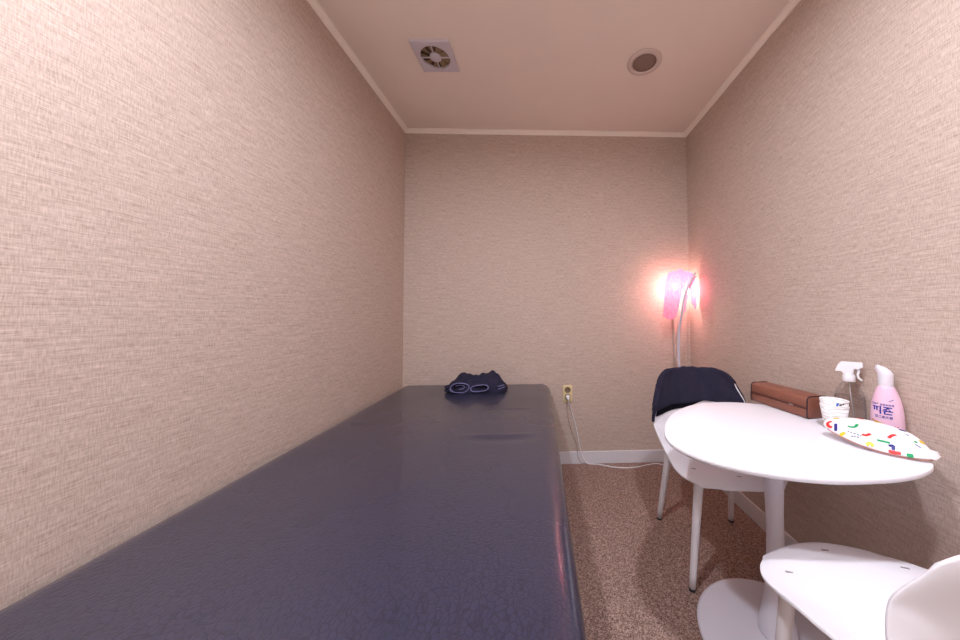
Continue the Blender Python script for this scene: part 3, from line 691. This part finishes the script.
for nm, (mt, wd_, segs) in MARKS.items():
    MARKL.append(mt)
    for sg in segs:
        p = spline([(x, y, 0) for x, y in sg], 6) if len(sg) > 2 else [Vector((*sg[0], 0)).lerp(Vector((*sg[1], 0)), k / 6) for k in range(7)]
        rows = []
        for j, q in enumerate(p):
            t_ = (p[min(j + 1, len(p) - 1)] - p[max(j - 1, 0)]).normalized(); nn = Vector((-t_.y, t_.x, 0)); ww = 1.15 * wd_ * (0.75 if j in (0, len(p) - 1) else 1)
            rows.append([wloc((q + nn * ww * k).x, (q + nn * ww * k).y, height((q + nn * ww * k).x, (q + nn * ww * k).y) + .0006) for k in (-1, -.33, .33, 1)])
        POUCH.grid(rows, mi=len(MARKL) - 1)
POUCH.build('pouch', MARKL, wp)
SEAM = mat('pouch_seam', (196, 120, 96), 0.5)
MB().tube([wloc(q.x, q.y, -.0035) for q in closed_spline(OUT, 5)[3:33]], .0011, 6).build('pouch_seam', SEAM, wp)

# ------------------------------------------------------------------ corner lamp
WARM = emitter('lamp_bulb_glow', BULB_COLOR, BULB_STRENGTH)
def cloth_pink():
    m = bpy.data.materials.new('pink_translucent_cloth'); m.use_nodes = True; nt = m.node_tree; nt.nodes.clear(); N = nt.nodes.new; L = nt.links.new
    o = N('ShaderNodeOutputMaterial'); a = N('ShaderNodeMixShader'); c = N('ShaderNodeMixShader'); d = N('ShaderNodeBsdfDiffuse'); t = N('ShaderNodeBsdfTranslucent'); tr = N('ShaderNodeBsdfTransparent')
    ns = N('ShaderNodeTexNoise'); ns.inputs['Scale'].default_value = 18; mx = N('ShaderNodeMix'); mx.data_type = 'RGBA'; L(ns.outputs['Fac'], mx.inputs[0])
    mx.inputs[6].default_value = (.85, .22, .45, 1); mx.inputs[7].default_value = (.95, .55, .75, 1)
    L(mx.outputs[2], d.inputs[0]); L(mx.outputs[2], t.inputs[0]); a.inputs[0].default_value = .32; L(d.outputs[0], a.inputs[1]); L(t.outputs[0], a.inputs[2])
    c.inputs[0].default_value = .04; L(a.outputs[0], c.inputs[1]); L(tr.outputs[0], c.inputs[2]); L(c.outputs[0], o.inputs[0]); return m
PCLOTH = cloth_pink(); POLE = mat('white_lamp_pole', (226, 222, 236), 0.35)
lp = thing('heat_lamp', 'lit gooseneck floor lamp under a pink cloth in the far right corner', 'floor lamp', (0.985, 2.125, 0))
MB().lathe([(0.046, 0), (0.048, .006), (0.045, .02), (0.02, .030), (0.011, .04)], 40).build('lamp_base', POLE, lp)
neck = spline([(0, 0, .02), (-.006, 0, .35), (-.012, 0, .62), (-.020, 0, .80), (-.026, -.030, .96), (-.030, -.088, 1.08), (-.022, -.102, 1.17), (.004, -.108, 1.25), (.045, -.100, 1.315), (.082, -.050, 1.345), (.085, 0, 1.31)], 8)
MB().tube(neck, [0.0085 if i < 36 else 0.0075 for i in range(len(neck))], 14).build('gooseneck_pole', POLE, lp)
def bulb(x, y, z, r, k):
    s = MB().lathe([(0.013, 0.030), (0.014, 0.05), (0.010, 0.062)], 16, c=(x, y, z)).build('bulb_socket', WHITEP, lp)
    MB().sphere((x, y, z), r, (1, 1, 1.25), 20, 12).build('bulb', WARM, lp)
bulb(-.022, .030, 1.262, .017, 1)
bulb(.066, .020, 1.232, .017, 1)
MB().tube(spline([(.085, 0, 1.31), (.05, .02, 1.325), (-.02, .035, 1.325), (-.035, .030, 1.315)], 6), .006, 10).build('lamp_arm', POLE, lp)
# cloth: hangs over the arm, long flap at the left, shorter at the right, open arch between
rows = []; NS = 56
def plan(u): return Vector(interp2([(0, (-.100, .010)), (.12, (-.106, -.030)), (.30, (-.072, -.066)), (.5, (-.015, -.078)), (.7, (.045, -.070)), (.86, (.088, -.045)), (1.0, (.104, .0))], u))
def interp2(tab, t): return (interp([(a, b[0]) for a, b in tab], t), interp([(a, b[1]) for a, b in tab], t), 0)
def top_z(u): return 1.365 - .035 * abs(u - .45) ** 1.5 * 2 + .006 * math.sin(u * 17)
def hem(u): return interp([(0, 1.06), (.10, 1.040), (.24, 1.030), (.36, 1.045), (.43, 1.13), (.50, 1.23), (.58, 1.255), (.66, 1.235), (.73, 1.16), (.80, 1.105), (.90, 1.10), (1.0, 1.14)], u)
for j in range(27):
    v = j / 26; row = []
    for i in range(NS + 1):
        u = i / NS; a = plan(u); h = hem(u); k = 0.80 + .20 * min(1, v * 3) ** .5 if v < .34 else 1.0
        f = (0.007 * math.sin(u * 40) + 0.004 * math.sin(u * 75 + v * 5)) * min(1, v * 2.5); d = a.normalized()
        row.append(Vector((a.x * k + d.x * f - .012 * v * (1 - u), a.y * k + d.y * f, top_z(u) + (h - top_z(u)) * v)))
    rows.append(row)
capr = []
for k in (0.02, .25, .5, .72):
    capr.append([Vector((plan(i / NS).x * k * .8, .008 + (plan(i / NS).y - .008) * k * .8, top_z(i / NS) + .014 * (1 - k * k) + .003 * math.sin(i * .9) * k)) for i in range(NS + 1)])
o = MB().grid(capr + rows).build('pink_cloth', PCLOTH, lp)
ctr = spline([(.086, -.058, 1.325), (.050, -.086, 1.305), (.016, -.094, 1.245), (-.006, -.092, 1.17), (-.016, -.084, 1.08)], 8)
MB().grid([[q + Vector((w_, -.003 * math.cos(w_ * 260), 0)) for w_ in (-.013, -.008, -.003, .003, .008, .013)] for q in ctr]).build('twisted_cloth_strip', PCLOTH, lp)
tr_ = MB().tube(spline([(-.045, -.014, .86), (-.052, -.016, .80), (-.036, -.016, .75), (-.018, -.012, .70), (-.012, -.012, .66)], 6), .0015, 6).build('tie_string', CORD, lp)
# pale corner strip the lamp stands in front of
cs_ = MB(); cs_.rbox(1.036, YF - 0.009, 0.60, 0.102, 0.018, 1.02, 0.005)
tag(cs_.build('corner_strip', WALL, smooth=False), 'narrow upright papered strip in the far right corner behind the lamp', 'conduit')
